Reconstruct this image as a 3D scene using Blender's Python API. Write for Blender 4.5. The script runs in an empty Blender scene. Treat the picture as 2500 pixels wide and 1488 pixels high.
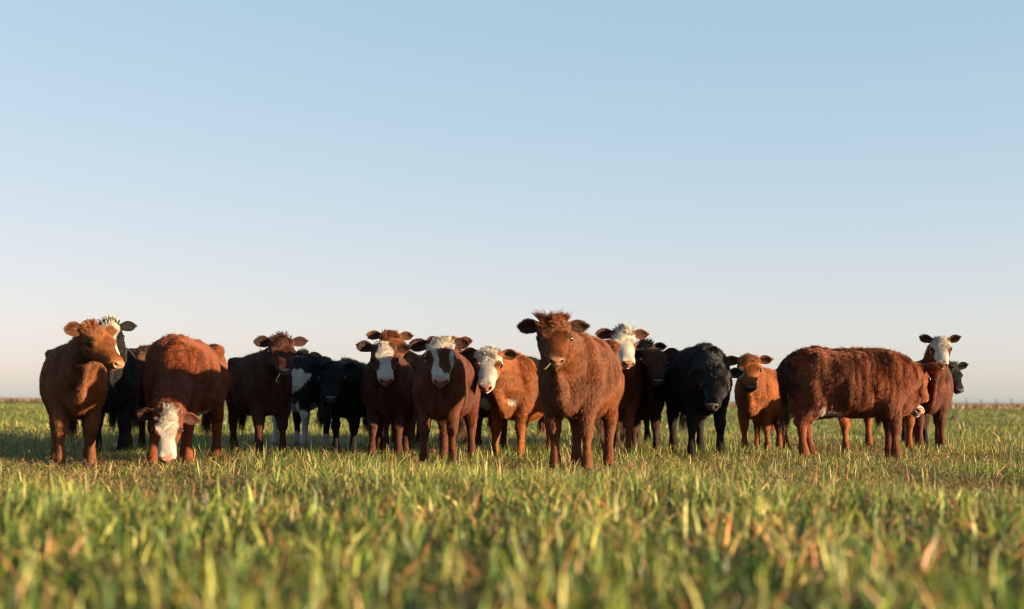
import bpy, math
import numpy as np
from mathutils import Vector, Matrix

# ------------------------------------------------------------------ camera, sky, sun, exposure
SC = bpy.context.scene
COL = SC.collection
IMW, IMH, FPX = 2500.0, 1488.0, 3472.0          # photograph size, focal length in its pixels (50 mm)
CAM_H = 0.58
HOR0, HOR1 = 971.5, 984.5                       # horizon row at the left and right edge
PITCH = math.atan(((HOR0 + HOR1) / 2 - IMH / 2) / FPX)
ROLL = math.atan((HOR1 - HOR0) / IMW)
_F = np.array([0, math.cos(PITCH), math.sin(PITCH)])
_R0 = np.array([1.0, 0, 0]); _U0 = np.cross(_R0, _F)
_R = _R0 * math.cos(ROLL) + _U0 * math.sin(ROLL)
_U = np.cross(_R, _F)
camd = bpy.data.cameras.new('camera')
cam = bpy.data.objects.new('camera', camd); COL.objects.link(cam)
M = Matrix(((_R[0], _U[0], -_F[0], 0), (_R[1], _U[1], -_F[1], 0), (_R[2], _U[2], -_F[2], CAM_H), (0, 0, 0, 1)))
cam.matrix_world = M
camd.sensor_width = 36.0; camd.lens = FPX / IMW * 36.0
camd.clip_start = 0.05; camd.clip_end = 20000
camd.dof.use_dof = True; camd.dof.focus_distance = 13.5; camd.dof.aperture_fstop = 1.5
SC.camera = cam

SUN_AZ = math.radians(72)      # from straight behind the camera towards the right
SUN_EL = math.radians(5.6)
SUN_DIR = np.array([math.sin(SUN_AZ) * math.cos(SUN_EL), -math.cos(SUN_AZ) * math.cos(SUN_EL), math.sin(SUN_EL)])
world = bpy.data.worlds.new('World'); SC.world = world; world.use_nodes = True
wn, wl = world.node_tree.nodes, world.node_tree.links
sky = wn.new('ShaderNodeTexSky'); sky.sky_type = 'NISHITA'; sky.sun_disc = False
sky.sun_elevation = SUN_EL
sky.sun_rotation = math.atan2(SUN_DIR[0], SUN_DIR[1])
sky.altitude = 100; sky.air_density = 0.75; sky.dust_density = 0.9; sky.ozone_density = 0.7
bg = wn['Background']; bg.inputs['Strength'].default_value = 0.108
# soft evening response of the whole sky: one power and one gain for each colour channel, the same in every direction
sep = wn.new('ShaderNodeSeparateColor'); com = wn.new('ShaderNodeCombineColor')
wl.new(sky.outputs[0], sep.inputs[0])
for i_, (pw_, gn_) in enumerate(((.66, .80), (.40, 1.01), (.34, 1.18))):
    p_ = wn.new('ShaderNodeMath'); p_.operation = 'POWER'; p_.inputs[1].default_value = pw_
    g_ = wn.new('ShaderNodeMath'); g_.operation = 'MULTIPLY'; g_.inputs[1].default_value = gn_
    wl.new(sep.outputs[i_], p_.inputs[0]); wl.new(p_.outputs[0], g_.inputs[0]); wl.new(g_.outputs[0], com.inputs[i_])
wl.new(com.outputs[0], bg.inputs['Color'])
sund = bpy.data.lights.new('sun', 'SUN'); sund.energy = 5.0; sund.angle = math.radians(0.53)
sund.color = (1.0, 0.72, 0.41)
sun = bpy.data.objects.new('sun', sund); COL.objects.link(sun)
sun.rotation_euler = Vector(tuple(SUN_DIR)).to_track_quat('Z', 'Y').to_euler()
sun.location = (20, -10, 20)
SC.view_settings.view_transform = 'Standard'; SC.view_settings.look = 'None'
SC.view_settings.gamma = 1.0; SC.view_settings.use_curve_mapping = False
SC.view_settings.exposure = 2.17
SC.cycles.use_denoising = True; SC.cycles.denoiser = 'OPENIMAGEDENOISE'; SC.cycles.denoising_input_passes = 'RGB_ALBEDO_NORMAL'
SC.cycles.denoising_prefilter = 'ACCURATE'; SC.cycles.use_adaptive_sampling = False
SC.cycles.pixel_filter_type = 'BLACKMAN_HARRIS'; SC.cycles.filter_width = 1.1
SC.cycles.max_bounces = 6; SC.cycles.diffuse_bounces = 3; SC.cycles.transmission_bounces = 4
SC.cycles.transparent_max_bounces = 4
SC.cycles_curves.shape = 'RIBBONS'

def pix(u, v, D):
    """point on the ray through pixel (u, v) whose distance in front of the camera is D metres"""
    d = _F + _R * (u - IMW / 2) / FPX + _U * (IMH / 2 - v) / FPX
    return np.array([0, 0, CAM_H]) + d * (D / d[1])

def ground_at(u, D):
    p = pix(u, HOR0 + (HOR1 - HOR0) * u / IMW, D)
    return np.array([p[0], p[1], 0.0])

# ------------------------------------------------------------------ helpers
rng = np.random.default_rng(11)

def srgb(r, g, b):
    f = lambda c: c / 12.92 if c <= 0.04045 else ((c + 0.055) / 1.055) ** 2.4
    return np.array([f(r / 255), f(g / 255), f(b / 255)])

def nrm(v):
    v = np.asarray(v, float); return v / (np.linalg.norm(v) + 1e-12)

def nrmr(a):
    return a / (np.linalg.norm(a, axis=1, keepdims=True) + 1e-12)

def mesh_from(name, verts, faces, smooth=True):
    me = bpy.data.meshes.new(name)
    me.from_pydata([tuple(v) for v in verts], [], [tuple(f) for f in faces])
    if smooth: me.polygons.foreach_set('use_smooth', [True] * len(me.polygons))
    me.update(); return me

def link(name, data, parent=None, mat=None, label=None, cat=None, group=None, kind=None):
    o = bpy.data.objects.new(name, data); COL.objects.link(o)
    if parent is not None: o.parent = parent
    if mat is not None: data.materials.append(mat)
    if label: o['label'] = label
    if cat: o['category'] = cat
    if group: o['group'] = group
    if kind: o['kind'] = kind
    return o

class Noise:
    """smooth vector noise: a sum of randomly oriented sines"""
    def __init__(self, seed, freq, n=7):
        r = np.random.default_rng(seed)
        k = nrmr(r.normal(size=(n, 3))) * freq * r.uniform(.55, 1.7, (n, 1))
        self.k, self.ph = k, r.uniform(0, 6.28, (3, n)); self.n = n
    def v(self, p):
        a = p @ self.k.T
        return np.stack([np.sin(a + self.ph[i]).sum(1) for i in range(3)], 1) / math.sqrt(self.n / 2)
    def s(self, p):
        return np.sin(p @ self.k.T + self.ph[0]).sum(1) / math.sqrt(self.n / 2)

# ------------------------------------------------------------------ materials
def mat_new(name):
    m = bpy.data.materials.new(name); m.use_nodes = True
    return m, m.node_tree.nodes, m.node_tree.links

def mat_plain(name, col, rough=.6, spec=.4, noise=None, bump=0.0, coat=0.0):
    m, n, l = mat_new(name); b = n['Principled BSDF']
    b.inputs['Base Color'].default_value = (*col, 1); b.inputs['Roughness'].default_value = rough
    b.inputs['Specular IOR Level'].default_value = spec; b.inputs['Coat Weight'].default_value = coat
    if noise:
        t = n.new('ShaderNodeTexNoise'); t.inputs['Scale'].default_value = noise; t.inputs['Detail'].default_value = 6
        tc = n.new('ShaderNodeTexCoord'); l.new(tc.outputs['Object'], t.inputs['Vector'])
        r = n.new('ShaderNodeMapRange'); r.inputs['To Min'].default_value = .55; r.inputs['To Max'].default_value = 1.4
        l.new(t.outputs['Fac'], r.inputs['Value'])
        mx = n.new('ShaderNodeMix'); mx.data_type = 'RGBA'; mx.blend_type = 'MULTIPLY'; mx.inputs['Factor'].default_value = 1
        mx.inputs['A'].default_value = (*col, 1); l.new(r.outputs[0], mx.inputs['B']); l.new(mx.outputs['Result'], b.inputs['Base Color'])
        if bump:
            bp = n.new('ShaderNodeBump'); bp.inputs['Strength'].default_value = bump; bp.inputs['Distance'].default_value = .01
            l.new(t.outputs['Fac'], bp.inputs['Height']); l.new(bp.outputs[0], b.inputs['Normal'])
    return m

def mat_attr(name, trans=0.0, rough=.7, spec=.2):
    """colour from the 'col' attribute of the geometry, some light passing through thin pieces"""
    m, n, l = mat_new(name); b = n['Principled BSDF']
    a = n.new('ShaderNodeAttribute'); a.attribute_name = 'col'
    l.new(a.outputs['Color'], b.inputs['Base Color'])
    b.inputs['Roughness'].default_value = rough; b.inputs['Specular IOR Level'].default_value = spec
    if trans:
        t = n.new('ShaderNodeBsdfTranslucent'); l.new(a.outputs['Color'], t.inputs['Color'])
        mx = n.new('ShaderNodeMixShader'); mx.inputs[0].default_value = trans
        l.new(b.outputs[0], mx.inputs[1]); l.new(t.outputs[0], mx.inputs[2])
        l.new(mx.outputs[0], n['Material Output'].inputs['Surface'])
    return m

M_SKIN = mat_attr('calf hide', 0, .85, .15)
M_HAIR = mat_attr('calf hair', .22, .5, .4)
M_BLADE = mat_attr('grass blade', .34, .5, .35)
M_EYE = mat_plain('eye', (.008, .006, .005), .18, .45)
M_LID = mat_plain('eyelid crease', (.02, .012, .008), .7)
M_HOOF = mat_plain('hoof horn', (.03, .02, .015), .5, noise=30)

# ------------------------------------------------------------------ ground
def make_ground():
    m, n, l = mat_new('pasture soil and thatch'); b = n['Principled BSDF']
    tc = n.new('ShaderNodeTexCoord')
    t1 = n.new('ShaderNodeTexNoise'); t1.inputs['Scale'].default_value = 9; t1.inputs['Detail'].default_value = 8
    t2 = n.new('ShaderNodeTexNoise'); t2.inputs['Scale'].default_value = .25; t2.inputs['Detail'].default_value = 4
    l.new(tc.outputs['Object'], t1.inputs['Vector']); l.new(tc.outputs['Object'], t2.inputs['Vector'])
    r1 = n.new('ShaderNodeValToRGB'); e = r1.color_ramp.elements
    e[0].position = .3; e[0].color = (.022, .022, .009, 1); e[1].position = .7; e[1].color = (.085, .068, .032, 1)
    l.new(t1.outputs['Fac'], r1.inputs[0])
    r2 = n.new('ShaderNodeValToRGB'); e = r2.color_ramp.elements
    e[0].position = .35; e[0].color = (.055, .085, .022, 1); e[1].position = .65; e[1].color = (.10, .12, .035, 1)
    l.new(t2.outputs['Fac'], r2.inputs[0])
    mx = n.new('ShaderNodeMix'); mx.data_type = 'RGBA'; mx.inputs['Factor'].default_value = .55
    l.new(r1.outputs[0], mx.inputs['A']); l.new(r2.outputs[0], mx.inputs['B'])
    l.new(mx.outputs['Result'], b.inputs['Base Color']); b.inputs['Roughness'].default_value = .95
    b.inputs['Specular IOR Level'].default_value = .1
    bp = n.new('ShaderNodeBump'); bp.inputs['Distance'].default_value = .03; l.new(t1.outputs['Fac'], bp.inputs['Height'])
    l.new(bp.outputs[0], b.inputs['Normal'])
    S = 9000
    me = mesh_from('pasture', [(-S, -S, 0), (S, -S, 0), (S, S, 0), (-S, S, 0)], [(0, 1, 2, 3)], False)
    link('pasture_ground', me, mat=m, label='flat green pasture ground under the herd', cat='ground', kind='structure')
make_ground()

# the pasture ends at a fence line running away to the left; dry rangeland lies beyond it
FA = np.array([70.0, 128.0, 0]); FB = np.array([-260.0, 330.0, 0])      # fence line end points on the ground
def fence_y(x):
    return FA[1] + (x - FA[0]) * (FB[1] - FA[1]) / (FB[0] - FA[0])

def make_dry_field():
    m = mat_plain('dry rangeland', (.30, .20, .11), .95, .1, noise=.05)
    xs = np.linspace(-1500, 900, 40); d = nrm(FB - FA)
    v = []; f = []
    for i, t in enumerate(np.linspace(-400, 2500, 30)):
        a = FA + d * t + np.array([0, 2.5, .02]); b = a + np.array([1500.0 , 5000, 0])
        v += [a, b]
        if i: f.append((2 * i - 2, 2 * i, 2 * i + 1, 2 * i - 1))
    me = mesh_from('dry_rangeland', v, f, False)
    link('dry_rangeland', me, mat=m, label='strip of brown dry rangeland along the horizon', cat='ground', kind='structure')
make_dry_field()

# ------------------------------------------------------------------ grass
GREENS = [srgb(106, 124, 46), srgb(84, 108, 41), srgb(130, 136, 60), srgb(57, 86, 36), srgb(148, 146, 80), srgb(74, 103, 50)]
DRIES = [srgb(166, 138, 88), srgb(150, 116, 72), srgb(132, 92, 62), srgb(176, 154, 104), srgb(164, 116, 74)]

def blades_mesh(name, P, H, W, bend, az, bendaz, cols, nseg):
    """curved tapering blades; P (n,3) roots. nseg segments below the tip triangle"""
    n = len(P)
    side = np.stack([np.cos(az), np.sin(az), np.zeros(n)], 1)
    bd = np.stack([np.cos(bendaz), np.sin(bendaz), np.zeros(n)], 1)
    lv = np.linspace(0, 1, nseg + 1)
    rows = []
    for i, t in enumerate(lv):
        c = P + bd * (bend * H * t ** 1.8)[:, None] + np.array([0, 0, 1.0]) * (H * (t - .35 * np.minimum(bend, 1.3) * t ** 2.4))[:, None]
        if i < nseg:
            w = (W * (1.0 - .55 * t ** 1.5) * (.75 if i == 0 else 1))[:, None] * .5
            rows += [c - side * w, c + side * w]
        else:
            rows.append(c)
    nv = 2 * nseg + 1
    V = np.stack(rows, 1).reshape(-1, 3)
    tri = []
    for i in range(nseg - 1):
        a = 2 * i; tri += [(a, a + 1, a + 3), (a, a + 3, a + 2)]
    a = 2 * (nseg - 1); tri.append((a, a + 1, a + 2))
    tri = np.array(tri); T = (np.arange(n)[:, None, None] * nv + tri[None]).reshape(-1, 3)
    C = np.repeat(cols, nv, 0)
    return V, T, C

def emit_mesh(name, parts):
    off = 0; Vs, Ts, Cs = [], [], []
    for V, T, C in parts:
        Vs.append(V); Ts.append(T + off); Cs.append(C); off += len(V)
    V = np.concatenate(Vs).astype(np.float32); T = np.concatenate(Ts).astype(np.int32); C = np.concatenate(Cs).astype(np.float32)
    me = bpy.data.meshes.new(name)
    me.vertices.add(len(V)); me.vertices.foreach_set('co', V.ravel())
    me.loops.add(T.size); me.loops.foreach_set('vertex_index', T.ravel())
    me.polygons.add(len(T)); me.polygons.foreach_set('loop_start', np.arange(0, T.size, 3, dtype=np.int32))
    me.polygons.foreach_set('use_smooth', np.ones(len(T), bool))
    a = me.attributes.new('col', 'FLOAT_COLOR', 'POINT')
    a.data.foreach_set('color', np.concatenate([C, np.ones((len(C), 1), np.float32)], 1).ravel())
    me.update(); me.validate()
    return me

SIDE = 1.7            # extra width on both sides so that the sward goes on beyond the frame
def scatter(D0, D1, dens0, half=.45, ref=9.0):
    """points with density dens0 up to ref metres, falling with the square of the distance beyond"""
    pts = []
    edges = np.geomspace(D0, D1, 24)
    for a, b in zip(edges[:-1], edges[1:]):
        mid = (a + b) / 2
        dn = dens0 * min(1.0, (ref / mid) ** 2)
        n = rng.poisson(dn * (half * (b * b - a * a) + 2 * SIDE * (b - a)))
        y = np.sqrt(rng.uniform(a * a, b * b, n)); x = rng.uniform(-1, 1, n) * (half * y + SIDE)
        pts.append(np.stack([x, y, np.zeros(n)], 1))
    return np.concatenate(pts)

def grass_cols(P, dryf):
    n = len(P)
    nz = Noise(5, .9).s(P) * .5 + Noise(6, 5.0).s(P) * .35
    g = np.array(GREENS)[rng.integers(0, len(GREENS), n)]
    d = np.array(DRIES)[rng.integers(0, len(DRIES), n)]
    isd = rng.uniform(size=n) < dryf * (1 + .5 * nz)
    c = np.where(isd[:, None], d, g)
    return c * rng.gamma(6, 1 / 6.3, (n, 1)).clip(.35, 1.6) * (1 + .14 * nz[:, None]), isd

def make_grass():
    parts = []
    # near distance, far distance, blades per square metre, segments, mean height, width factor, dry share
    spec = [(1.2, 7.0, 1450, 3, .118, 2.1, .32), (7.0, 10.0, 1900, 3, .085, 1.1, .30), (10.0, 18.0, 1950, 3, .072, 1.0, .32),
            (18.0, 34.0, 1450, 2, .080, 1.1, .25), (34.0, 150.0, 1150, 1, .095, 1.15, .20)]
    for D0, D1, dn, ns, hm, wf, dry in spec:
        T = scatter(D0, D1, dn / 7, .46)       # tufts: several blades share a root area
        k = 7
        P = np.repeat(T, k, 0)
        spread = np.maximum(.04, P[:, 1] * .0012)
        P[:, :2] += rng.normal(size=(len(P), 2)) * spread[:, None]
        P = P[P[:, 1] < fence_y(P[:, 0]) - 1]; n = len(P); D = P[:, 1]
        c, isd = grass_cols(P, dry)
        patch = 1 + .34 * Noise(8, 2.6).s(P) + .16 * Noise(18, .6).s(P) + .2 * Noise(28, 9.0).s(P)
        H = rng.gamma(5, hm / 5, n) * np.clip(patch, .3, 1.8)
        tall = rng.uniform(size=n) < .045
        H = np.where(tall, H * 1.7, H); H = np.where(isd, H * .85, H)
        H = np.clip(H, .025, .24)
        W = rng.uniform(.0035, .0085, n) * wf * np.interp(D, [2, 5], [1.45, 1]) * np.where(tall, 1.25, 1) * np.maximum(1, D / 20)
        bend = np.abs(rng.normal(.55, .6, n)); bend = bend * np.interp(D, [6, 9], [.7, 1]); bend = np.where(isd, bend * 1.7 + .2, bend)
        az = rng.uniform(0, 6.283, n); baz = rng.uniform(0, 6.283, n)
        parts.append(blades_mesh('g', P, H, W, bend, az, baz, c, ns))
    # lying dry litter
    P = scatter(2.0, 22.0, 700, .46); n = len(P); P[:, 2] = rng.uniform(.01, .06, n)
    c = np.array(DRIES)[rng.integers(0, 4, n)] * rng.uniform(.6, 1.15, (n, 1))
    parts.append(blades_mesh('l', P, rng.uniform(.03, .06, n), rng.uniform(.004, .008, n), rng.uniform(1.5, 3.5, n),
                             rng.uniform(0, 6.28, n), rng.uniform(0, 6.28, n), c, 2))
    # dead stalks standing above the sward
    P = scatter(2.2, 16.0, 14, .46); n = len(P)
    c = np.array(DRIES)[rng.integers(0, len(DRIES), n)] * rng.uniform(.7, 1.1, (n, 1))
    parts.append(blades_mesh('s', P, rng.uniform(.10, .21, n), rng.uniform(.005, .010, n), np.abs(rng.normal(.25, .25, n)),
                             rng.uniform(-.6, .6, n), rng.uniform(0, 6.28, n), c, 3))
    me = emit_mesh('grass', parts)
    link('pasture_grass', me, mat=M_BLADE, label='short green pasture grass mixed with dry tan blades', cat='grass', kind='stuff')
    # tall dry grass beyond the fence
    d = nrm(FB - FA); n = 26000
    t = rng.uniform(-90, 620, n); w = rng.gamma(1.3, 14, n)
    P = FA + d * t[:, None] + np.stack([np.zeros(n), 1.2 + w, np.zeros(n)], 1)
    c = np.array([srgb(128, 100, 76), srgb(112, 86, 66), srgb(140, 114, 88), srgb(96, 76, 60)])[rng.integers(0, 4, n)] * rng.uniform(.7, 1.1, (n, 1))
    H = rng.uniform(.18, .48, n) * (1 + .3 * Noise(9, .3).s(P)); H = np.clip(H, .15, .75)
    me = emit_mesh('dry', [blades_mesh('d', P, H, rng.uniform(.10, .3, n), np.abs(rng.normal(.2, .2, n)), rng.normal(0, .5, n), rng.uniform(0, 6.28, n), c, 2)])
    link('dry_range_grass', me, mat=M_BLADE, label='tall brown dry grass beyond the far fence', cat='dry grass', kind='stuff')
make_grass()

# ------------------------------------------------------------------ cattle
def loft(C, W, T, B, ref, n=20, p=2.25):
    """closed tube through centres C; half widths W, heights above T and below B the centre line"""
    C = np.asarray(C, float); m = len(C)
    tg = np.gradient(C, axis=0); tg = nrmr(tg)
    ref = np.asarray(ref, float)
    if ref.ndim == 1: ref = np.repeat(ref[None], m, 0)
    up = nrmr(ref - tg * (ref * tg).sum(1)[:, None]); sd = np.cross(up, tg)
    a = np.linspace(0, 2 * np.pi, n, endpoint=False)
    ca, sa = np.cos(a), np.sin(a)
    ex = 2.0 / p
    cx = np.sign(ca) * np.abs(ca) ** ex; sx = np.sign(sa) * np.abs(sa) ** ex
    V = []
    for i in range(m):
        h = np.where(sx > 0, T[i], B[i])
        V.append(C[i] + sd[i] * (W[i] * cx)[:, None] + up[i] * (h * sx)[:, None])
    V = np.concatenate(V)
    F = []
    for i in range(m - 1):
        for j in range(n):
            k = (j + 1) % n
            F.append((i * n + j, i * n + k, (i + 1) * n + k, (i + 1) * n + j))
    e0 = C[0] - tg[0] * (W[0] * .35) + up[0] * (T[0] - B[0]) * .4
    e1 = C[-1] + tg[-1] * (W[-1] * .35) + up[-1] * (T[-1] - B[-1]) * .4
    a0 = len(V); V = np.vstack([V, e0, e1])
    for j in range(n):
        k = (j + 1) % n
        F.append((a0, k, j)); F.append((a0 + 1, (m - 1) * n + j, (m - 1) * n + k))
    return V, F

def ellipsoid(c, r, axes=None, nu=16, nv=10):
    V = []; F = []
    for i in range(nv + 1):
        th = math.pi * i / nv
        for j in range(nu):
            ph = 2 * math.pi * j / nu
            V.append((math.sin(th) * math.cos(ph), math.sin(th) * math.sin(ph), math.cos(th)))
    V = np.array(V) * np.asarray(r, float)
    if axes is not None: V = V @ np.asarray(axes, float)
    V = V + np.asarray(c, float)
    for i in range(nv):
        for j in range(nu):
            k = (j + 1) % nu
            F.append((i * nu + j, (i + 1) * nu + j, (i + 1) * nu + k, i * nu + k))
    return V, F

def bez(p0, p1, p2, p3, n):
    t = np.linspace(0, 1, n)[:, None]
    return (1 - t) ** 3 * p0 + 3 * (1 - t) ** 2 * t * p1 + 3 * (1 - t) * t * t * p2 + t ** 3 * p3

def resample(path, rad, n):
    path = np.asarray(path, float); rad = np.asarray(rad, float)
    L = np.r_[0, np.cumsum(np.linalg.norm(np.diff(path, axis=0), axis=1))]
    t = np.linspace(0, L[-1], n)
    # smooth interpolation through the joints
    def cr(vals):
        out = np.empty(n)
        k = np.clip(np.searchsorted(L, t, side='right') - 1, 0, len(L) - 2)
        m = np.gradient(vals, L)
        h = L[k + 1] - L[k]; s = (t - L[k]) / h
        out = (2 * s**3 - 3 * s**2 + 1) * vals[k] + (s**3 - 2 * s**2 + s) * h * m[k] + (-2 * s**3 + 3 * s**2) * vals[k + 1] + (s**3 - s**2) * h * m[k + 1]
        return out
    return np.stack([cr(path[:, i]) for i in range(3)], 1), cr(rad)

HOOF_CACHE = {}
def hoof_mesh():
    """two-toed cloven hoof, open side down, toe towards +x"""
    if 'h' in HOOF_CACHE: return HOOF_CACHE['h']
    V = []; F = []
    for sgn in (-1, 1):
        base = len(V); n = 10
        for lev, (z, sc, dx) in enumerate(((0, 1, .012), (.03, .86, .004), (.062, .68, -.008))):
            for j in range(n):
                a = 2 * math.pi * j / n
                x = math.cos(a) * .055 * sc + dx; y = math.sin(a) * .026 * sc
                if math.cos(a) > 0: y *= 1 - .45 * math.cos(a)
                V.append((x, y + sgn * .027, z))
        for lev in range(2):
            for j in range(n):
                k = (j + 1) % n
                F.append((base + lev * n + j, base + lev * n + k, base + (lev + 1) * n + k, base + (lev + 1) * n + j))
        F.append(tuple(base + 2 * n + j for j in range(n))); F.append(tuple(base + n - 1 - j for j in range(n)))
    me = mesh_from('hoof', V, F); me.materials.append(M_HOOF); HOOF_CACHE['h'] = me; return me

PAD = {}
def nose_mesh(key, col):
    """bare muzzle skin with two nostrils, in head coordinates: x forward, y left, z up"""
    if key in PAD: return PAD[key]
    V, F = ellipsoid((0, 0, 0), (1, 1, 1), None, 28, 18)
    x, y, z = V[:, 0].copy(), V[:, 1].copy(), V[:, 2].copy()
    sx = np.sign(x) * np.abs(x) ** .8; sy = np.sign(y) * np.abs(y) ** .8; sz = np.sign(z) * np.abs(z) ** .85
    w = .058 * (1 + .22 * z)
    P = np.stack([sx * .026, sy * w, sz * .034], 1)
    C = np.repeat(np.asarray(col)[None], len(P), 0) * (1 + .1 * np.random.default_rng(3).normal(size=(len(P), 1)))
    for s in (-1, 1):
        d = ((P[:, 1] - s * .038) / .019) ** 2 + ((P[:, 2] - .008 - .45 * s * (P[:, 1] - s * .039)) / .015) ** 2
        m = np.exp(-d) * (P[:, 0] > 0)
        P[:, 0] -= .022 * m
        C *= (1 - .95 * np.exp(-d * d * .8) * (x > 0))[:, None]
        rim = np.exp(-((np.sqrt(d) - 1.35) / .35) ** 2) * (P[:, 0] > 0); P[:, 0] += .004 * rim
    me = mesh_from('nose', P, F)
    a = me.attributes.new('col', 'FLOAT_COLOR', 'POINT')
    a.data.foreach_set('color', np.concatenate([np.clip(C, 0, 1), np.ones((len(C), 1))], 1).astype(np.float32).ravel())
    m = mat_attr('muzzle skin ' + key, 0, .42, .4); me.materials.append(m); PAD[key] = me; return me

EYE = {}
def eye_mesh(closed):
    if closed in EYE: return EYE[closed]
    V, F = ellipsoid((0, 0, 0), (.023, .016, .020) if not closed else (.026, .012, .0045), None, 14, 10)
    me = mesh_from('eye', V, F); me.materials.append(M_LID if closed else M_EYE); EYE[closed] = me; return me

def mouth_mesh():
    if 'm' in EYE: return EYE['m']
    pts = []
    for a in np.linspace(-1, 1, 15):
        pts.append((.030 - .115 * abs(a) ** 2.6, .062 * math.sin(a * 1.5) , -.046 - .012 * abs(a) ** 2))
    V, F = loft(np.array(pts), [.006] * 15, [.0045] * 15, [.0045] * 15, (0, 0, 1.0), 8, 2)
    me = mesh_from('mouth', V, F); me.materials.append(M_LID); EYE['m'] = me; return me

# head profile: distance along the face, top, bottom, half width
HT = np.array([-.045, -.01, .05, .11, .16, .21, .26, .31, .355, .39, .408])
HTOP = np.array([-.055, -.010, .008, .008, .001, -.006, -.012, -.014, -.012, -.018, -.032])
HBOT = np.array([-.13, -.165, -.195, -.205, -.200, -.180, -.155, -.140, -.134, -.124, -.108])
HW = np.array([.065, .100, .116, .120, .114, .098, .082, .074, .073, .070, .056])

COATS = {
    'tan': srgb(118, 72, 41), 'red': srgb(108, 61, 32), 'deepred': srgb(94, 50, 32), 'orange': srgb(130, 75, 36),
    'brown': srgb(68, 43, 32), 'black': srgb(20, 18, 20), 'maroon': srgb(80, 44, 31), 'russet': srgb(114, 60, 34),
}
WHITE = srgb(180, 173, 164)

def to_obj_curves(name, pts, radius, cols, parent, mat):
    n, k, _ = pts.shape
    hc = bpy.data.hair_curves.new(name)
    hc.add_curves([k] * n)
    hc.position_data.foreach_set('vector', pts.astype(np.float32).ravel())
    ra = hc.attributes.get('radius') or hc.attributes.new('radius', 'FLOAT', 'POINT')
    ra.data.foreach_set('value', radius.astype(np.float32).ravel())
    ca = hc.attributes.new('col', 'FLOAT_COLOR', 'CURVE')
    ca.data.foreach_set('color', np.concatenate([np.clip(cols, 0, 1), np.ones((n, 1))], 1).astype(np.float32).ravel())
    return link(name, hc, parent, mat)

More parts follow.
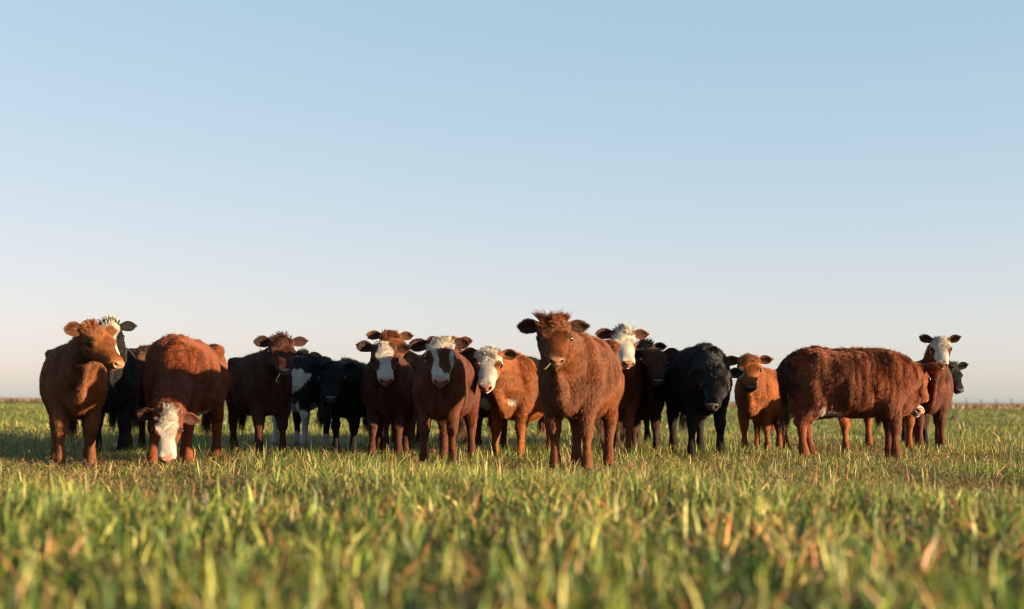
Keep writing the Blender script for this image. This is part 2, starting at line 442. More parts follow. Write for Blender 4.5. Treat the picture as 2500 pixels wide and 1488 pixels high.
HAIRK = 3.0         # hair count relative to the figures in the herd list
FL = .92            # face length relative to the drawn profile
LX = .88            # body length relative to the drawn proportions
def calf(idx, label, body, rel, s, poll, head, coat, face=None, marks=None, nose='pink', hs=1.0, hair=22000, voxel=.0145,
         feet=None, ears=((0, 0), (0, 0)), eyes=True, tail=True, tuft=1.0, fat=1.0, shag=1.0, neckw=1.0, chest=.42, tilt=0.0):
    r = np.random.default_rng(100 + idx); hair = int(hair * HAIRK)
    # --- placing: front-leg line over the ground point under pixel column body[0] at distance body[1]
    G = ground_at(*body)
    tc = nrm([-G[0], -G[1], 0]); a = math.radians(rel)
    hd = np.array([tc[0] * math.cos(a) - tc[1] * math.sin(a), tc[0] * math.sin(a) + tc[1] * math.cos(a), 0])
    rz = math.atan2(hd[1], hd[0])
    base = G - hd * (chest * LX * s)
    Rm = np.array([[math.cos(rz), -math.sin(rz), 0], [math.sin(rz), math.cos(rz), 0], [0, 0, 1]])
    loc = lambda w: (np.asarray(w) - base) @ Rm
    locd = lambda w: np.asarray(w) @ Rm
    root = link('calf', None, label=label, cat='calf', group='calves standing in a row on the pasture')
    root.empty_display_size = .2
    root.location = tuple(base); root.rotation_euler = (0, 0, rz)
    # --- head frame
    PW = pix(*poll); PL = loc(PW)
    tc = nrm([-PW[0], -PW[1], 0]); a = math.radians(head[0])
    hh = np.array([tc[0] * math.cos(a) - tc[1] * math.sin(a), tc[0] * math.sin(a) + tc[1] * math.cos(a), 0])
    p = math.radians(head[1]); z = np.array([0, 0, 1.0])
    f = hh * math.cos(p) - z * math.sin(p); u = hh * math.sin(p) + z * math.cos(p)
    if len(head) > 2:
        ro = math.radians(head[2]); l_ = np.cross(u, f); u = u * math.cos(ro) + l_ * math.sin(ro)
    hz = nrm(hh); f, u, hh = locd(f), locd(u), locd(hh); sd = np.cross(u, f)
    H = lambda t, y, zz: PL + (f * t * FL + sd * y + u * zz) * hs
    parts = []
    # --- torso
    X = np.array([-.665, -.62, -.54, -.42, -.25, -.05, .15, .30, .42, .52, .585]) * s
    TOP = np.array([.88, .935, .965, .98, .975, .972, .985, 1.0, .99, .93, .84]) * s
    BOT = np.array([.77, .68, .58, .49, .42, .392, .40, .42, .45, .49, .58]) * s
    HWD = np.array([.08, .14, .195, .228, .25, .258, .248, .218, .185, .145, .09]) * s * fat
    TOP = TOP - tilt * X / .6                  # croup higher than the withers, or the other way round
    cz = BOT + (TOP - BOT) * .52
    parts.append(loft(np.stack([X, 0 * X, cz], 1), HWD, TOP - cz, cz - BOT, (0, 0, 1.0), 26, 2.35))
    for y in (-1, 1):
        parts.append(ellipsoid((-.40 * s, y * .13 * s * fat, .70 * s), (.21 * s, .10 * s, .27 * s)))
        parts.append(ellipsoid((.36 * s, y * .118 * s * fat, .70 * s), (.12 * s, .098 * s, .25 * s)))
        parts.append(ellipsoid((-.34 * s, y * .165 * s, .915 * s), (.08 * s, .055 * s, .04 * s)))
    parts.append(ellipsoid((.47 * s, 0, .59 * s), (.12 * s, .105 * s, .175 * s)))
    parts.append(ellipsoid((.51 * s, 0, .505 * s), (.075 * s, .042 * s, .085 * s)))
    for V_, _ in parts: V_[:, 0] *= LX
    # --- neck
    P0 = np.array([.16 * LX, 0, .745 - tilt * .9]) * s; P3 = H(.045, 0, -.095)
    d03 = P3 - P0
    P1 = P0 + np.array([.20 * s, 0, .04 * s]); P2 = P3 - nrm(nrm(d03) * 1.0 + u * .15 - f * .05) * np.linalg.norm(d03) * .33
    C = bez(P0, P1, P2, P3, 13); q = np.linspace(0, 1, 13)
    rf = nrmr(np.array([[0, 0, 1.0]]) * (1 - q[:, None]) + u[None] * q[:, None] * 1.2)
    nw = np.interp(q, [0, .25, .55, .85, 1], [.18, .158, .122, .102, .096]) * s * neckw
    nt = np.interp(q, [0, .25, .55, .85, 1], [.22, .21, .16, .115, .095]) * s
    nb = np.interp(q, [0, .25, .55, .85, 1], [.24, .23, .185, .14, .10]) * s
    parts.append(loft(C, nw, nt, nb, rf, 22, 2.2))
    # dewlap: a fold of skin down the front of the neck to the brisket
    W0 = H(.07, 0, -.165); W3 = np.array([.545 * LX, 0, .50]) * s
    Cd = bez(W0, W0 * .7 + W3 * .3 + np.array([-.015, 0, -.03]), W0 * .3 + W3 * .7 + np.array([.05, 0, 0]), W3, 9)
    wd = np.array([.03, .03, .028, .027, .027, .03, .034, .036, .03]) * s
    parts.append(loft(Cd, wd, wd * 1.6, wd * 1.6, np.array([1.0, 0, .3]), 10, 2))
    # --- head
    hc_ = (HTOP + HBOT) / 2
    Ch = np.array([H(t, 0, c) for t, c in zip(HT, hc_)])
    parts.append(loft(Ch, HW * hs, (HTOP - hc_) * hs, (hc_ - HBOT) * hs, u, 22, 2.5))
    ax = np.stack([f, sd, u])
    parts.append(ellipsoid(H(.035, 0, -.03), np.array([.055, .075, .05]) * hs, ax))
    for y in (-1, 1):
        parts.append(ellipsoid(H(.145, y * .094, -.040), np.array([.05, .032, .036]) * hs, ax))
        parts.append(ellipsoid(H(.12, y * .075, -.13), np.array([.085, .04, .07]) * hs, ax))
        parts.append(ellipsoid(H(.375, y * .042, -.06), np.array([.045, .036, .045]) * hs, ax))
        parts.append(ellipsoid(H(.01, y * .085, -.055), np.array([.035, .04, .035]) * hs, ax))
    parts.append(ellipsoid(H(.375, 0, -.122), np.array([.05, .042, .032]) * hs, ax))
    # --- legs
    feet = feet or [(0, 0)] * 4
    hoofs = []
    for k, (fx, fy, front) in enumerate(((.40, .118, 1), (.40, -.118, 1), (-.47, .128, 0), (-.47, -.128, 0))):
        dx, dy = feet[k]; dx += r.normal(0, .045); dy += r.normal(0, .014)
        y = fy * s; sg = np.sign(fy)
        if front:
            ft = np.array([fx * s + dx, y + dy, .03 * s])
            J = [np.array([.36 * s, y * .95, .66 * s]), np.array([.345 * s + .25 * dx, y + .3 * dy, .51 * s]), np.array([.372 * s + .42 * dx, y + .48 * dy, .39 * s]), np.array([.388 * s + .55 * dx, y + .6 * dy, .305 * s]),
                 np.array([.384 * s + .68 * dx, y + .7 * dy, .25 * s]), np.array([.383 * s + .85 * dx, y + .85 * dy, .17 * s]), np.array([.39 * s + .97 * dx, y + .95 * dy, .10 * s]), ft]
            R_ = [.118, .088, .056, .050, .036, .032, .044, .041]
        else:
            ft = np.array([fx * s + dx, y + dy, .03 * s])
            J = [np.array([-.42 * s, y * .9, .70 * s]), np.array([-.36 * s + .2 * dx, y + .2 * dy, .54 * s]), np.array([-.45 * s + .45 * dx, y + .45 * dy, .43 * s]), np.array([-.515 * s + .6 * dx, y + .6 * dy, .345 * s]),
                 np.array([-.512 * s + .75 * dx, y + .75 * dy, .27 * s]), np.array([-.505 * s + .9 * dx, y + .9 * dy, .18 * s]), np.array([-.495 * s + dx, y + dy, .11 * s]), ft]
            R_ = [.15, .112, .068, .050, .040, .035, .046, .042]
        J = [j_ * np.array([LX, 1, 1]) for j_ in J]; ft = J[-1]
        pth, rd = resample(J, np.array(R_) * s, 24)
        parts.append(loft(pth, rd * .92, rd * 1.05, rd * 1.05, (1.0, 0, 0), 14, 2.0))
        parts.append(ellipsoid(J[3] + np.array([.006 if front else -.022, 0, .005]) * s, np.array([.05 if front else .046, .046 if front else .036, .052]) * s))
        hoofs.append(ft)
    if tail:
        tp = np.array([[-.58, 0, .905], [-.655, 0, .885], [-.70, 0, .84], [-.70, .01, .66], [-.69, .015, .48], [-.69, .015, .42]]) * s * np.array([LX, 1, 1])
        tp, tr = resample(tp, np.array([.05, .042, .033, .027, .024, .022]) * s, 16)
        parts.append(loft(tp, tr, tr, tr, (0, 1.0, 0), 10, 2))
    # --- union of the volumes into one skin
    off = 0; VV = []; FF = []
    for V, F in parts:
        VV.append(V); FF += [tuple(i + off for i in q_) for q_ in F]; off += len(V)
    tmp = mesh_from('tmp', np.concatenate(VV), FF)
    ob = bpy.data.objects.new('tmp', tmp); COL.objects.link(ob)
    md = ob.modifiers.new('r', 'REMESH'); md.mode = 'VOXEL'; md.voxel_size = voxel
    ms = ob.modifiers.new('s', 'SMOOTH'); ms.factor = .5; ms.iterations = 7
    dg = bpy.context.evaluated_depsgraph_get(); ev = ob.evaluated_get(dg).to_mesh()
    V = np.empty(len(ev.vertices) * 3); ev.vertices.foreach_get('co', V); V = V.reshape(-1, 3)
    Fq = [tuple(pp.vertices) for pp in ev.polygons]
    bpy.data.objects.remove(ob); bpy.data.meshes.remove(tmp)
    tq = np.array([q_[:3] for q_ in Fq]); tn = np.cross(V[tq[:, 1]] - V[tq[:, 0]], V[tq[:, 2]] - V[tq[:, 0]])
    vN = np.zeros_like(V)
    for i in range(3): np.add.at(vN, tq[:, i], tn)
    vN = nrmr(vN); hd_ = (V - PL) @ f
    soft = np.where((np.linalg.norm(V - H(.2, 0, -.1), axis=1) < .30 * hs) | (V[:, 2] < .36 * s), .25, 1.0)
    V = V + vN * ((Noise(800 + idx, 15.0).s(V) * .0055 + Noise(850 + idx, 40.0).s(V * np.array([1, 1, .75])) * .0024) * soft * (.6 + .5 * shag))[:, None]
    # muscle and bone: shoulder, hip and pin bones stand out, flank and the folds beside the shoulder sink in
    bx_, by_, bz_ = V[:, 0] / s / LX, np.abs(V[:, 1]) / s, V[:, 2] / s
    ga = lambda v_, c_, w_: np.exp(-((v_ - c_) / w_) ** 2)
    side = np.clip((by_ - .05) / .06, 0, 1); bl = ~((hd_ > -.02) & (np.linalg.norm(V - H(.2, 0, -.1), axis=1) < .30 * hs))
    dz_ = (-.034 * ga(bx_, -.22, .10) * ga(bz_, .86, .09) * side - .026 * ga(bx_, .19 - .1 * (bz_ - .6), .045) * ga(bz_, .66, .22) * side
           - .024 * ga(bx_, .475, .04) * ga(bz_, .80, .14) * side - .026 * ga(bx_, -.17 + .25 * (bz_ - .5), .045) * ga(bz_, .56, .13) * side
           + .022 * ga(bx_, .47, .06) * ga(by_, .14, .05) * ga(bz_, .66, .07) + .014 * ga(bx_, -.34, .05) * ga(by_, .19, .06) * ga(bz_, .91, .06)
           + .014 * ga(bx_, -.63, .05) * ga(by_, .09, .04) * ga(bz_, .86, .06) + .0045 * np.sin(bx_ * 75) * ga(bx_, 0, .16) * ga(bz_, .68, .15) * side)
    V = V + vN * (dz_ * s * bl)[:, None]
    # --- ears: cupped leaves rooted in the skull
    earid = np.zeros(len(V)); eart = np.zeros(len(V)); earin = np.zeros(len(V))
    for k, y in enumerate((1, -1)):
        eu, eb = ears[k]
        rt = H(.02, y * .085, -.05)
        e = nrm(sd * y + z * (.20 + math.sin(math.radians(eu)) + r.normal(0, .06)) - hh * (.12 + eb))
        nf = nrm(hh * 1.0 - z * .12 + sd * y * .25); nf = nrm(nf - e * (nf @ e)); wv = np.cross(nf, e)
        al = np.linspace(0, 1, 13)
        wp = np.interp(al, [0, .15, .4, .6, .8, .93, 1], [.022, .030, .046, .052, .045, .028, .008]) * hs
        dp = np.interp(al, [0, .3, .7, 1], [.030, .034, .022, .006]) * hs
        ring = []
        bo = np.linspace(-1, 1, 9); bi = np.linspace(1, -1, 9)[1:-1]
        for i, t in enumerate(al):
            c = rt + e * t * .170 * hs + z * (-.02 * t * t) * hs - nf * .01
            for b in bo: ring.append(c + wv * wp[i] * b - nf * dp[i] * (1 - b * b) * 1.15)
            for b in bi: ring.append(c + wv * wp[i] * b * .97 - nf * (dp[i] * (1 - b * b) * 1.15 - .009 * hs))
        nr = 16; o0 = len(V); EV = np.array(ring)
        V = np.vstack([V, EV])
        tt = np.repeat(al, nr); inn = np.tile(np.r_[np.zeros(9), np.ones(7)], len(al))
        earid = np.r_[earid, np.full(len(EV), k + 1)]; eart = np.r_[eart, tt]; earin = np.r_[earin, inn]
        for i in range(12):
            for j in range(nr):
                q1, q2 = o0 + i * nr + j, o0 + i * nr + (j + 1) % nr
                Fq.append((q1, q2, q2 + nr, q1 + nr) if y < 0 else (q1, q1 + nr, q2 + nr, q2))
        Fq.append(tuple(o0 + 12 * nr + j for j in range(nr)))
        if k == 0: E0, N0 = e, nf
        else: E1, N1 = e, nf
    me = mesh_from('body', V, Fq)
    bodyo = link('body', me, root, M_SKIN)
    vn = np.empty(len(V) * 3); me.vertices.foreach_get('normal', vn); vn = vn.reshape(-1, 3)
    # --- colours
    nzb, nzs = Noise(200 + idx, 5.5), Noise(300 + idx, 38.0)
    base_c = COATS[coat]
    def headc(P):
        q_ = (P - PL) / hs; return q_ @ f / FL, q_ @ sd, q_ @ u
    def inhead(P):
        t, y, w = headc(P)
        return (t > -.02) & (t < .46) & (np.abs(y) < .14) & (w > -.25) & (w < .08) & (w > -.17 - .25 * np.clip(t, 0, .4) if False else w > -.26)
    def paint(P, ear, ein):
        t, y, w = headc(P); n1 = nzs.s(P); n2 = nzb.s(P)
        c = np.repeat(base_c[None], len(P), 0)
        c = c * (1 + .10 * n2 + .05 * n1)[:, None]
        hm = inhead(P) & (ear == 0)
        X_, Y_, Z_ = P[:, 0] / s / LX, P[:, 1] / s, P[:, 2] / s
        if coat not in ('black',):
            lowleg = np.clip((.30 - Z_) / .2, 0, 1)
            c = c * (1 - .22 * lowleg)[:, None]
        jj = .012 * n1 + .010 * n2
        wm = np.zeros(len(P), bool)
        ey = np.hypot((t - .175 - jj) / .075, (np.abs(y) - .115) / .056)        # eye patch
        ay = np.abs(y + .3 * jj)
        if face == 'white':
            wm = hm & (t > -.005 + jj) & (ay < np.interp(t, [0, .1, .2, .3, .45], [.07, .115, .12, .13, .13]) + jj) & (w > -.16 + jj) & ~(ey < 1)
        elif face == 'full':
            wm = hm & (t > .0 + jj) & (w > -.21 + jj) & ~((ey < .75) & (w < -.015)) & ~((t < .05) & (ay > .07))
        elif face == 'graze':
            wm = hm & (t > -.02 + jj) & (ay < np.interp(t, [0, .06, .13, .22, .28, .33, .45], [.055, .085, .090, .065, .062, .13, .13]) + jj) & (w > -.12 + jj)
        elif face == 'blaze':
            wm = hm & (t > -.03) & (ay < np.interp(t, [0, .05, .1, .2, .29, .33, .45], [.03, .045, .072, .052, .06, .13, .13]) + jj) & (w > -.13)
            wm |= hm & (t > .30 + jj) & (w > -.15)
        elif face == 'patch':
            wm = hm & (t > -.03 + jj) & (w > -.17 + jj) & ~((t < .03) & (ay > .075))
            ctr = (t > .095 + jj + .5 * np.abs(y - .03)) & (t < .335 + jj) & (y > -.034 + .12 * (t - .1) + jj) & (y < .092 - .10 * (t - .12) + jj)
            e1 = np.hypot((t - .20 - jj) / .09, (y + .088) / .032) < 1
            wm &= ~ctr & ~e1
        elif face == 'bw':
            wm = hm & (ay < np.interp(t, [0, .05, .2, .3, .45], [.07, .09, .06, .06, .09]) + jj) & (t > .02) & (w > -.14) & ~(ey < 1.0)
        if marks == 'belly':
            wm |= (Z_ < .435 + .012 * n1) & (np.abs(Y_) < .19 + .02 * n2) & (X_ > -.36) & (X_ < .12) & ~hm
        elif marks == 'bw':
            wm |= (np.hypot((X_ + .42) / .2, (Z_ - .74) / .12) < 1 + .15 * n1) & (Y_ > .09)
            wm |= (Z_ < .47 + .03 * n1) & (X_ > -.45) & (X_ < .2) & (np.abs(Y_) < .2)
            wm |= (Z_ < .38 + .03 * n2 + .02 * n1) & (Y_ > .05) | (Z_ < .16 + .01 * n1)
        elif marks == 'brisket':
            wm |= np.hypot((Y_ - .02) / .06, (Z_ - .53) / .06) < 1 + .3 * n1
            wm &= ~((~hm) & (X_ < .5))
        elif marks == 'dirty':
            st = np.clip((-.60 - X_ + .025 * n1 + .02 * n2) / .05, 0, 1) * np.clip((Z_ - .42) / .1, 0, 1)
            c = c * (1 - .7 * st)[:, None]
            wm |= (np.abs(X_ + .25) < .13 + .03 * n1) & (Z_ < .455 + .012 * n1) & (Z_ > .3)
        elif marks == 'brisketdot':
            wm |= (np.hypot((Y_ - .08) / .028, (Z_ - .57) / .018) < 1 + .3 * n1) & (X_ > .45)
        elif marks == 'crotch':
            wm |= (np.abs(X_ + .25) < .13 + .03 * n1) & (Z_ < .445 + .012 * n1) & (Z_ > .3) & (np.abs(Y_) < .22)
        if face in ('white', 'full', 'patch', 'blaze', 'graze') and coat != 'black':
            wm |= hm & (w < -.10) & (t > .31 + jj) if face != 'blaze' else wm
        c = np.where(wm[:, None], WHITE * (1 + .05 * n1)[:, None], c)
        if face is None:
            mz = hm & (t > .30); c = np.where(mz[:, None], c * (.55 if coat in ('brown', 'deepred', 'maroon') else .9), c)
        eyer = np.hypot(t - .152, (np.abs(y) - .112) * .8) < .030
        c = np.where((hm & eyer & (w < -.01) & (w > -.09))[:, None], c * .35, c)
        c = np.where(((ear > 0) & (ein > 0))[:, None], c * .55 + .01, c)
        if coat == 'tan': c = np.where((hm & (t > .3))[:, None], c * np.array([1.15, 1.05, .95]), c)
        return c, wm
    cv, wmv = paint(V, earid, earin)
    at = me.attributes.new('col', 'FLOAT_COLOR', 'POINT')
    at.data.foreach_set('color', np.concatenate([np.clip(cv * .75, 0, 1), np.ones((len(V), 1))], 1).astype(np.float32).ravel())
    # --- hair roots on the triangles
    me.calc_loop_triangles(); nt_ = len(me.loop_triangles)
    tri = np.empty(nt_ * 3, np.int32); me.loop_triangles.foreach_get('vertices', tri); tri = tri.reshape(-1, 3)
    A, B_, C_ = V[tri[:, 0]], V[tri[:, 1]], V[tri[:, 2]]
    ar = .5 * np.linalg.norm(np.cross(B_ - A, C_ - A), axis=1)
    cen = (A + B_ + C_) / 3
    t_, y_, w_ = headc(cen); hm_ = inhead(cen) & (w_ > -.20)
    wgt = ar * np.where(hm_, 3.2, 1.0) * np.where(earid[tri[:, 0]] > 0, 3.0, 1) * np.where(cen[:, 2] < .06 * s, .2, 1)
    bare = hm_ & (t_ > .392) & (w_ > -.092) & (np.abs(y_) < .068); wgt[bare] = 0
    if eyes: wgt[hm_ & (np.hypot(np.hypot(t_ * FL - .152 * FL, np.abs(y_) - .117), w_ + .046) < .026)] = 0
    cdf = np.cumsum(wgt); cdf /= cdf[-1]
    ti = np.searchsorted(cdf, r.uniform(size=hair)); ti = np.minimum(ti, nt_ - 1)
    b1 = r.uniform(size=hair); b2 = r.uniform(size=hair); fl = b1 + b2 > 1; b1[fl] = 1 - b1[fl]; b2[fl] = 1 - b2[fl]
    b0 = 1 - b1 - b2
    mixv = lambda arr: arr[tri[ti, 0]] * (b0[:, None] if arr.ndim > 1 else b0) + arr[tri[ti, 1]] * (b1[:, None] if arr.ndim > 1 else b1) + arr[tri[ti, 2]] * (b2[:, None] if arr.ndim > 1 else b2)
    P = mixv(V); N = nrmr(mixv(vn)); er = earid[tri[ti, 0]]; et = mixv(eart); ei = mixv(earin)
    t, y, w = headc(P); hm = inhead(P) & (er == 0) & (w > -.2)
    zz = P[:, 2] / s; xx = P[:, 0] / s / LX
    leg = (zz < .40) & (er == 0) & ~hm
    # lengths
    L = np.full(hair, .027 * shag)
    L = np.where(zz < .47, .034 * shag, L)
    L = np.where(leg, np.interp(zz, [.05, .2, .40], [.012, .018, .036]), L)
    spine = (xx > -.52) & (np.abs(P[:, 1]) < .05 * s) & (N[:, 2] > .6) & ~hm & (zz > .8)
    L = np.where(spine, .046 * shag, L)
    L = np.where(hm, np.interp(t, [0, .08, .16, .25, .45], [.032, .028, .016, .011, .008]), L)
    L = np.where(er > 0, np.interp(et, [0, .5, 1], [.018, .020, .026]), L)
    L = np.where(hm & (np.hypot(np.hypot(t - .152, np.abs(y) - .117), w + .046) < .055), L * .45, L)
    stray = (r.uniform(size=hair) < .07) & ~hm & ~leg & (er == 0)
    L *= r.uniform(.6, 1.25, hair) * np.where(stray, 1.55, 1)
    # combing direction
    D = np.tile(np.array([-.55, 0, -.8]), (hair, 1))
    D[leg] = np.array([-.1, 0, -1.0])
    D = np.where((spine & (xx > -.5))[:, None], np.array([-.7, 0, .9]), D)
    nk = (xx > .42) & ~hm & (er == 0) & (zz > .6)
    D = np.where(nk[:, None], -f * .0 + np.array([-.35, 0, -.8]), D)
    whorl = np.clip((t - .13 + .03 * np.sin(y * 40)) / .05, -1, 1)
    D = np.where(hm[:, None], f[None] * (whorl * .9)[:, None] + sd[None] * (y * 7 * (1 - .6 * np.clip(whorl, 0, 1)))[:, None], D)
    D = np.where((er == 1)[:, None], E0, D); D = np.where((er == 2)[:, None], E1, D)
    D = D - N * (D * N).sum(1)[:, None]; D = nrmr(D)
    cl1 = Noise(400 + idx, 15.0); cl2 = Noise(500 + idx, 45.0)
    sw = (cl1.v(P) * .42 + cl2.v(P) * .20) * (.55 + .75 * (shag - .8)); sw = sw - N * (sw * N).sum(1)[:, None]
    lift = np.where(hm, .32, np.where(leg, .24, .38 * shag ** 2)); lift = np.where(er > 0, .6, lift); lift = np.where(spine, .95, lift)
    lift = np.maximum(lift * (1 + .28 * cl1.s(P + 3.1)), .22) * r.uniform(.7, 1.3, hair) * np.where(stray, 1.7, 1)
    amp = np.where(leg | (hm & (t > .15)), .35, 1.0)[:, None]
    d1 = nrmr(D + N * lift[:, None] + sw * amp * .6 + r.normal(0, .07, (hair, 3)))
    d2 = nrmr(D + N * (lift * .55)[:, None] + sw * amp + r.normal(0, .09, (hair, 3)) + np.array([0, 0, -.08]))
    # clumping: tips drawn together within jittered cells
    p1 = P + d1 * (L * .5)[:, None]; p2 = p1 + d2 * (L * .5)[:, None]
    wig = cl2.v(P) * .010; tone = .06 * Noise(900 + idx, 40.0).s(P * np.array([1, 1, .45])) + .09 * Noise(950 + idx, 12.0).s(P)
    for cs, ck, tk in ((.058 * s, .20 * shag ** 2, .05), (.022 * s, .28 * shag, .08)):
        key = np.floor((P + wig) / cs).astype(np.int64)
        kh = ((key[:, 0] + 4096) << 28) + ((key[:, 1] + 4096) << 14) + key[:, 2] + 4096
        _, inv = np.unique(kh, return_inverse=True); inv = inv.ravel()
        cnt = np.bincount(inv)
        ctr = np.stack([np.bincount(inv, p2[:, i]) / cnt for i in range(3)], 1)[inv]
        ck = np.where(leg, .12, np.where(hm & (t > .12), .06, ck))[:, None] * (er == 0)[:, None]
        p2 = p2 + (ctr - p2) * ck; p1 = p1 + (ctr - p1) * ck * .3
        tone += tk * (r.normal(0, 1, len(cnt)))[inv]
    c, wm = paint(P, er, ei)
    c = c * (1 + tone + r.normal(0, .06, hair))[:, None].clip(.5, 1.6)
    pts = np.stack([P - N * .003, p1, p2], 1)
    rr = np.where(hm, .0008, .0009) * s * r.uniform(.7, 1.2, hair)
    rad = np.stack([rr, rr * .85, rr * .25], 1)
    to_obj_curves('coat', pts, rad, c, root, M_HAIR)
    # --- forelock standing up from the poll
    nf_ = int(1100 * tuft)
    if nf_:
        tt = r.uniform(-.03, .085, nf_); yy = r.normal(0, .042, nf_).clip(-.085, .085)
        Rt = PL + (f[None] * tt[:, None] + sd[None] * yy[:, None] + u[None] * (-.012 - 2.5 * yy**2)[:, None]) * hs
        cl = Noise(700 + idx, 42.0)
        upd = nrm(z * .9 + u * .4 - f * .15)
        dv = nrmr(upd[None] + sd[None] * (yy * 9)[:, None] + cl.v(Rt) * .38 + f[None] * (tt * 3.0)[:, None] + r.normal(0, .12, (nf_, 3)))
        Lf = r.gamma(7, .054 / 7, nf_) * hs * (1 - .25 * (np.abs(yy) / .085)) * (1 + .35 * cl.s(Rt * .6)).clip(.5, 1.7) * min(tuft, 1.8)
        q1 = Rt + dv * (Lf * .55)[:, None]
        q2 = q1 + nrmr(dv + cl.v(Rt + 1) * .5 + f[None] * .25 + np.array([0, 0, -.15])) * (Lf * .45)[:, None]
        key = np.floor((Rt + 5) / .022).astype(np.int64); kh = ((key[:, 0] + 4096) << 28) + ((key[:, 1] + 4096) << 14) + key[:, 2] + 4096
        _, inv = np.unique(kh, return_inverse=True); inv = inv.ravel(); cnt = np.bincount(inv)
        ctr = np.stack([np.bincount(inv, q2[:, i]) / cnt for i in range(3)], 1)[inv]
        q2 = q2 + (ctr - q2) * .65; q1 = q1 + (ctr - q1) * .2
        cf, _ = paint(PL + (f[None] * (np.abs(tt) + .01)[:, None] + sd[None] * yy[:, None] + u[None] * -.01) * hs, np.zeros(nf_), np.zeros(nf_))
        cf = cf * (1 + r.normal(0, .16, (nf_, 1))).clip(.5, 1.6)
        rad = np.tile(np.array([.0012, .0011, .0003]), (nf_, 1))
        to_obj_curves('forelock', np.stack([Rt, q1, q2], 1), rad, cf, root, M_HAIR)
    if tail:
        ns = 260; e0 = np.array([-.69 * LX, .015, .44]) * s
        th = r.uniform(0, 6.28, ns); st = e0 + np.stack([np.cos(th) * .015, np.sin(th) * .015, r.uniform(-.03, .06, ns)], 1)
        ln = r.uniform(.10, .24, ns) * s
        m1 = st + np.stack([r.normal(0, .018, ns), r.normal(0, .018, ns), -ln * .5], 1)
        m2 = m1 + np.stack([r.normal(0, .022, ns), r.normal(0, .022, ns), -ln * .5], 1)
        cc = np.repeat((base_c * .55)[None], ns, 0) * (1 + r.normal(0, .15, (ns, 1)))
        to_obj_curves('tail_switch', np.stack([st, m1, m2], 1), np.tile(np.array([.0018, .0016, .0006]), (ns, 1)), cc, root, M_HAIR)
    # --- eyes, muzzle skin, mouth, hooves
    def put(name, mesh, pos, axes, sc=1.0):
        o = link(name, mesh, root)
        Mx = Matrix.Identity(4)
        for i in range(3):
            for j in range(3): Mx[i][j] = axes[j][i] * sc
            Mx[i][3] = pos[i]
        o.matrix_local = Mx; return o
    if eyes is not None:
        for y in (1, -1):
            put('eye', eye_mesh(not eyes), H(.152, y * .120, -.046), (f * .92 + u * .4 if not eyes else f, sd, u if eyes else nrm(u * .92 - f * .4)), hs)
    put('muzzle', nose_mesh(nose, {'pink': srgb(140, 98, 86), 'dark': srgb(46, 40, 40), 'tan': srgb(126, 86, 62), 'grey': srgb(86, 68, 62)}[nose]),
        H(.424, 0, -.052), (nrm(f + u * .10), sd, nrm(u - f * .10)), hs)
    put('mouth', mouth_mesh(), H(.395, 0, -.052), (f, sd, u), hs)
    for ft in hoofs:
        o = link('hoof', hoof_mesh(), root); o.location = (ft[0] + .008, ft[1], 0.0); o.scale = (s * .9, s * .84, s * .9)
    return root

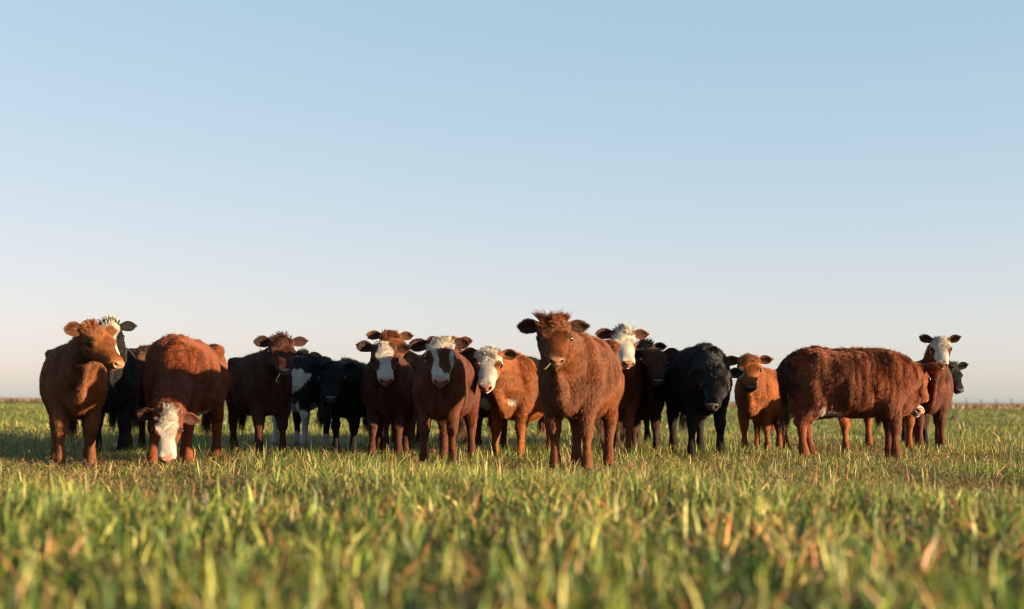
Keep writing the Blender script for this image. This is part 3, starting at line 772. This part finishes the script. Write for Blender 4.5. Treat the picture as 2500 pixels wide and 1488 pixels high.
# ---- the herd: ground point under the chest (pixel column, metres away), heading, size, poll (pixel, metres), head turn and nod
ONLY = None
def herd():
    L = []
    A = lambda *a, **k: L.append((a, k))
    # 1 .. 27
    A('light tan-brown calf at the far left squinting with its head turned right', (188, 11.6), 3, 1.04, (234, 797, 11.0), (42, 42), 'tan', nose='tan', eyes=False, tuft=.9, hair=34000, voxel=.014)
    A('black calf with white blaze mostly hidden behind the squinting tan calf', (272, 14.2), 0, 1.12, (268, 788, 13.5), (8, 52), 'black', face='bw', nose='dark', hair=18000)
    A('red-brown grazing calf with white face lowered to the grass', (416, 12.0), -17, 1.10, (410, 1010, 11.3), (-2, 74), 'russet', hs=.93, face='graze', marks='belly', hair=34000, voxel=.014, tuft=1.2, shag=1.15, nose='pink', ears=((-8, 0), (-2, 0)), neckw=1.0)
    A('dark brown calf seen from behind left of the grazing white-faced calf', (375, 15.6), 172, 1.14, (420, 850, 16.2), (170, 40), 'brown', hair=12000, voxel=.02, tuft=0)
    A('brown calf whose hind leg shows between the black and the grazing calf', (326, 19.4), 180, 1.0, (335, 930, 20.2), (175, 45), 'deepred', hair=7000, voxel=.022, tuft=0)
    A('dark red-brown calf with a grass blade in its mouth', (662, 14.2), 18, 1.05, (688, 827, 13.7), (8, 48), 'maroon', nose='grey', hair=30000, tuft=1.1)
    A('black calf with white flank patch and white legs facing away', (700, 17.4), -158, 1.12, (733, 862, 17.2), (-30, 40), 'black', marks='bw', nose='dark', hair=15000, voxel=.018)
    A('small black calf with lowered head between the dark red and blazed calves', (842, 14.7), -14, .99, (812, 890, 13.9), (-4, 52), 'black', nose='dark', hair=24000)
    A('dark red calf with broad white blaze and white muzzle', (944, 13.9), -4, 1.03, (938, 842, 13.3), (6, 52), 'maroon', face='blaze', nose='pink', hair=28000, tuft=1.0)
    A('red calf looking over the blazed calf, only its head top showing', (975, 16.2), -6, 1.16, (954, 812, 15.6), (8, 50), 'red', hair=15000, voxel=.018, tuft=1.0)
    A('red calf with white face and large brown patch down its nose', (1070, 12.5), -12, 1.03, (1075, 832, 11.9), (2, 54), 'deepred', face='patch', nose='pink', hair=34000, voxel=.014, tuft=1.2)
    A('red calf hidden behind the patch-faced calf, ears showing beside its head', (1110, 16.4), 0, 1.14, (1097, 824, 15.8), (0, 50), 'red', hair=12000, voxel=.018, tuft=.5)
    A('dark red white-faced calf squeezed between patch-faced and orange calves', (1176, 14.8), -6, 1.02, (1170, 868, 14.4), (-8, 50), 'maroon', face='white', marks='brisket', hair=16000, voxel=.018)
    A('bright orange-red calf with curly white face and orange eye patch', (1242, 13.6), -20, 1.0, (1194, 856, 12.9), (-8, 52), 'orange', face='white', marks='brisketdot', nose='pink', hair=34000, voxel=.014, tuft=1.1, shag=1.25)
    A('large red calf standing foremost with tousled forelock', (1388, 11.1), -13, 1.12, (1352, 784, 10.4), (4, 43), 'red', nose='tan', hair=46000, voxel=.014, tuft=1.75, shag=1.05)
    A('white-faced red calf looking out from behind the foremost red calf', (1508, 14.6), 0, 1.14, (1522, 806, 13.7), (12, 50), 'russet', face='full', nose='tan', hair=22000, tuft=1.0)
    A('black calf behind the dark brown calf with one ear showing', (1580, 18.0), 10, 1.14, (1574, 838, 17.2), (-5, 48), 'black', nose='dark', hair=13000, voxel=.018)
    A('dark brown calf between the white-faced and the big black calf', (1574, 15.0), 14, 1.0, (1598, 856, 14.4), (8, 48), 'brown', ears=((12, 0), (0, 0)), nose='dark', hair=24000, tuft=.5)
    A('big black calf with lowered head looking into the camera', (1728, 14.2), 14, 1.14, (1748, 905, 13.2), (-10, 50), 'black', nose='grey', hair=36000, tuft=.9, ears=((4, 0), (4, 0)))
    A('orange-red calf with dark nose between black and side-on calves', (1840, 15.8), -12, .98, (1828, 872, 15.2), (4, 52), 'orange', nose='dark', hair=24000, tuft=.7)
    A('red-brown shaggy calf standing side-on with its rump to the left, head turned away', (2188, 13.9), 98, 1.10, (2238, 892, 14.7), (160, 58), 'russet', tilt=.055, marks='dirty', nose='tan', hair=46000, voxel=.014, tuft=.4, shag=1.25)
    A('reddish calf hidden behind the side-on calf, only its legs showing', (2070, 16.4), 84, .98, (2150, 930, 16.8), (95, 60), 'orange', hair=12000, voxel=.018, tuft=0, marks='crotch')
    A('orange-brown calf behind the side-on calf, its white muzzle peeking out low', (2196, 16.4), 14, 1.14, (2202, 952, 15.4), (34, 28), 'orange', face='full', nose='tan', hair=15000, voxel=.016, tuft=.3)
    A('red calf with white face and long neck holding its head high', (2272, 17.2), 4, 1.12, (2296, 826, 16.4), (6, 50), 'deepred', hs=.94, ears=((20, 0), (20, 0)), face='full', nose='tan', hair=24000, tuft=.5, neckw=.92)
    A('black calf at the far right peering past the white-faced calf', (2268, 18.6), 14, 1.05, (2322, 890, 18.2), (28, 52), 'black', ears=((14, -.2), (14, 0)), nose='dark', hair=14000, voxel=.018)
    for i, (a, k) in enumerate(L):
        if ONLY is None or i in ONLY: calf(i, *a, **k)
herd()

# ------------------------------------------------------------------ far fence
def make_fence():
    root = link('wire_fence', None, label='thin post and wire fence far off at the right horizon', cat='fence')
    d = nrm(FB - FA); root.location = tuple(FA)
    mw = mat_plain('weathered fence wood', (.055, .042, .034), .9, noise=4)
    mm = mat_plain('fence wire', (.12, .11, .10), .5)
    n = 46
    for i in range(n):
        t = i * 1.45 - 12
        big = i % 7 == 3
        rr = .12 if big else .05
        hgt = (1.06 if big else .98) + .04 * math.sin(i * 2.3)
        V, F = loft(np.array([[0, 0, -.05], [.004, 0, .3], [.012, 0, .7], [.02 * math.sin(i), 0, hgt]]), [rr, rr * .95, rr * .92, rr * .85], [rr] * 4, [rr] * 4, (0, 1.0, 0), 8, 2)
        o = link('post', mesh_from('post', V, F), root, mw); o.location = tuple(d * t)
    for zz in (.3, .5, .7, .9):
        V, F = loft(np.array([d * (-12), d * 10, d * 30, d * (n * 1.45 - 12)]) + np.array([0, -.04, zz]), [.006] * 4, [.006] * 4, [.006] * 4, (0, 0, 1.0), 6, 2)
        link('wire', mesh_from('wire', V, F), root, mm)
make_fence()

# ------------------------------------------------------------------ small things
def dung(u, D, label, rad, h):
    G = ground_at(u, D); n = 28; rings = 7; V = []; F = []
    r = np.random.default_rng(int(u)); ph = r.uniform(0, 6.28, 4)
    for i in range(rings):
        q = i / (rings - 1); z_ = h * (1 - q ** 2.2) - .01 * q
        for j in range(n):
            a = 2 * math.pi * j / n
            k = rad * q * (1 + .14 * math.sin(2 * a + ph[0]) + .09 * math.sin(5 * a + ph[1]))
            V.append((k * math.cos(a), k * math.sin(a), z_ + .012 * math.sin(7 * q + 3 * a + ph[2]) * (1 - q)))
    for i in range(rings - 1):
        for j in range(n):
            k = (j + 1) % n; F.append((i * n + j, (i + 1) * n + j, (i + 1) * n + k, i * n + k))
    o = link('dung_pat', mesh_from('dung_pat', V, F), mat=mat_plain('dung', (.035, .024, .016), .9, noise=14, bump=.6), label=label, cat='dung')
    o.location = tuple(G)
dung(2328, 46.0, 'dark dung mound on open grass right of the herd', .17, .16)

def sprig(label, pts, w, col):
    pts = np.array(pts); n = len(pts)
    W = np.interp(np.linspace(0, 1, n), [0, .5, 1], [.7, 1, .15]) * w
    V, F = loft(pts, W, W * .18, W * .18, (0, -1.0, .3), 6, 2)
    m = mat_plain('fresh grass blade', col, .6)
    link('grass_blade', mesh_from('grass_blade', V, F), mat=m, label=label, cat='grass blade')
sprig('green grass blade hanging from the dark red-brown calf\'s mouth', [pix(684, 912, 13.26), pix(679, 920, 13.2), pix(674, 930, 13.2), pix(676, 934, 13.2), pix(684, 933, 13.2)], .006, srgb(120, 150, 60))
sprig('grass blade sticking from the foremost red calf\'s mouth', [pix(1344, 888, 10.05), pix(1338, 894, 9.98), pix(1333, 900, 9.96), pix(1326, 903, 9.95)], .004, srgb(104, 100, 46))
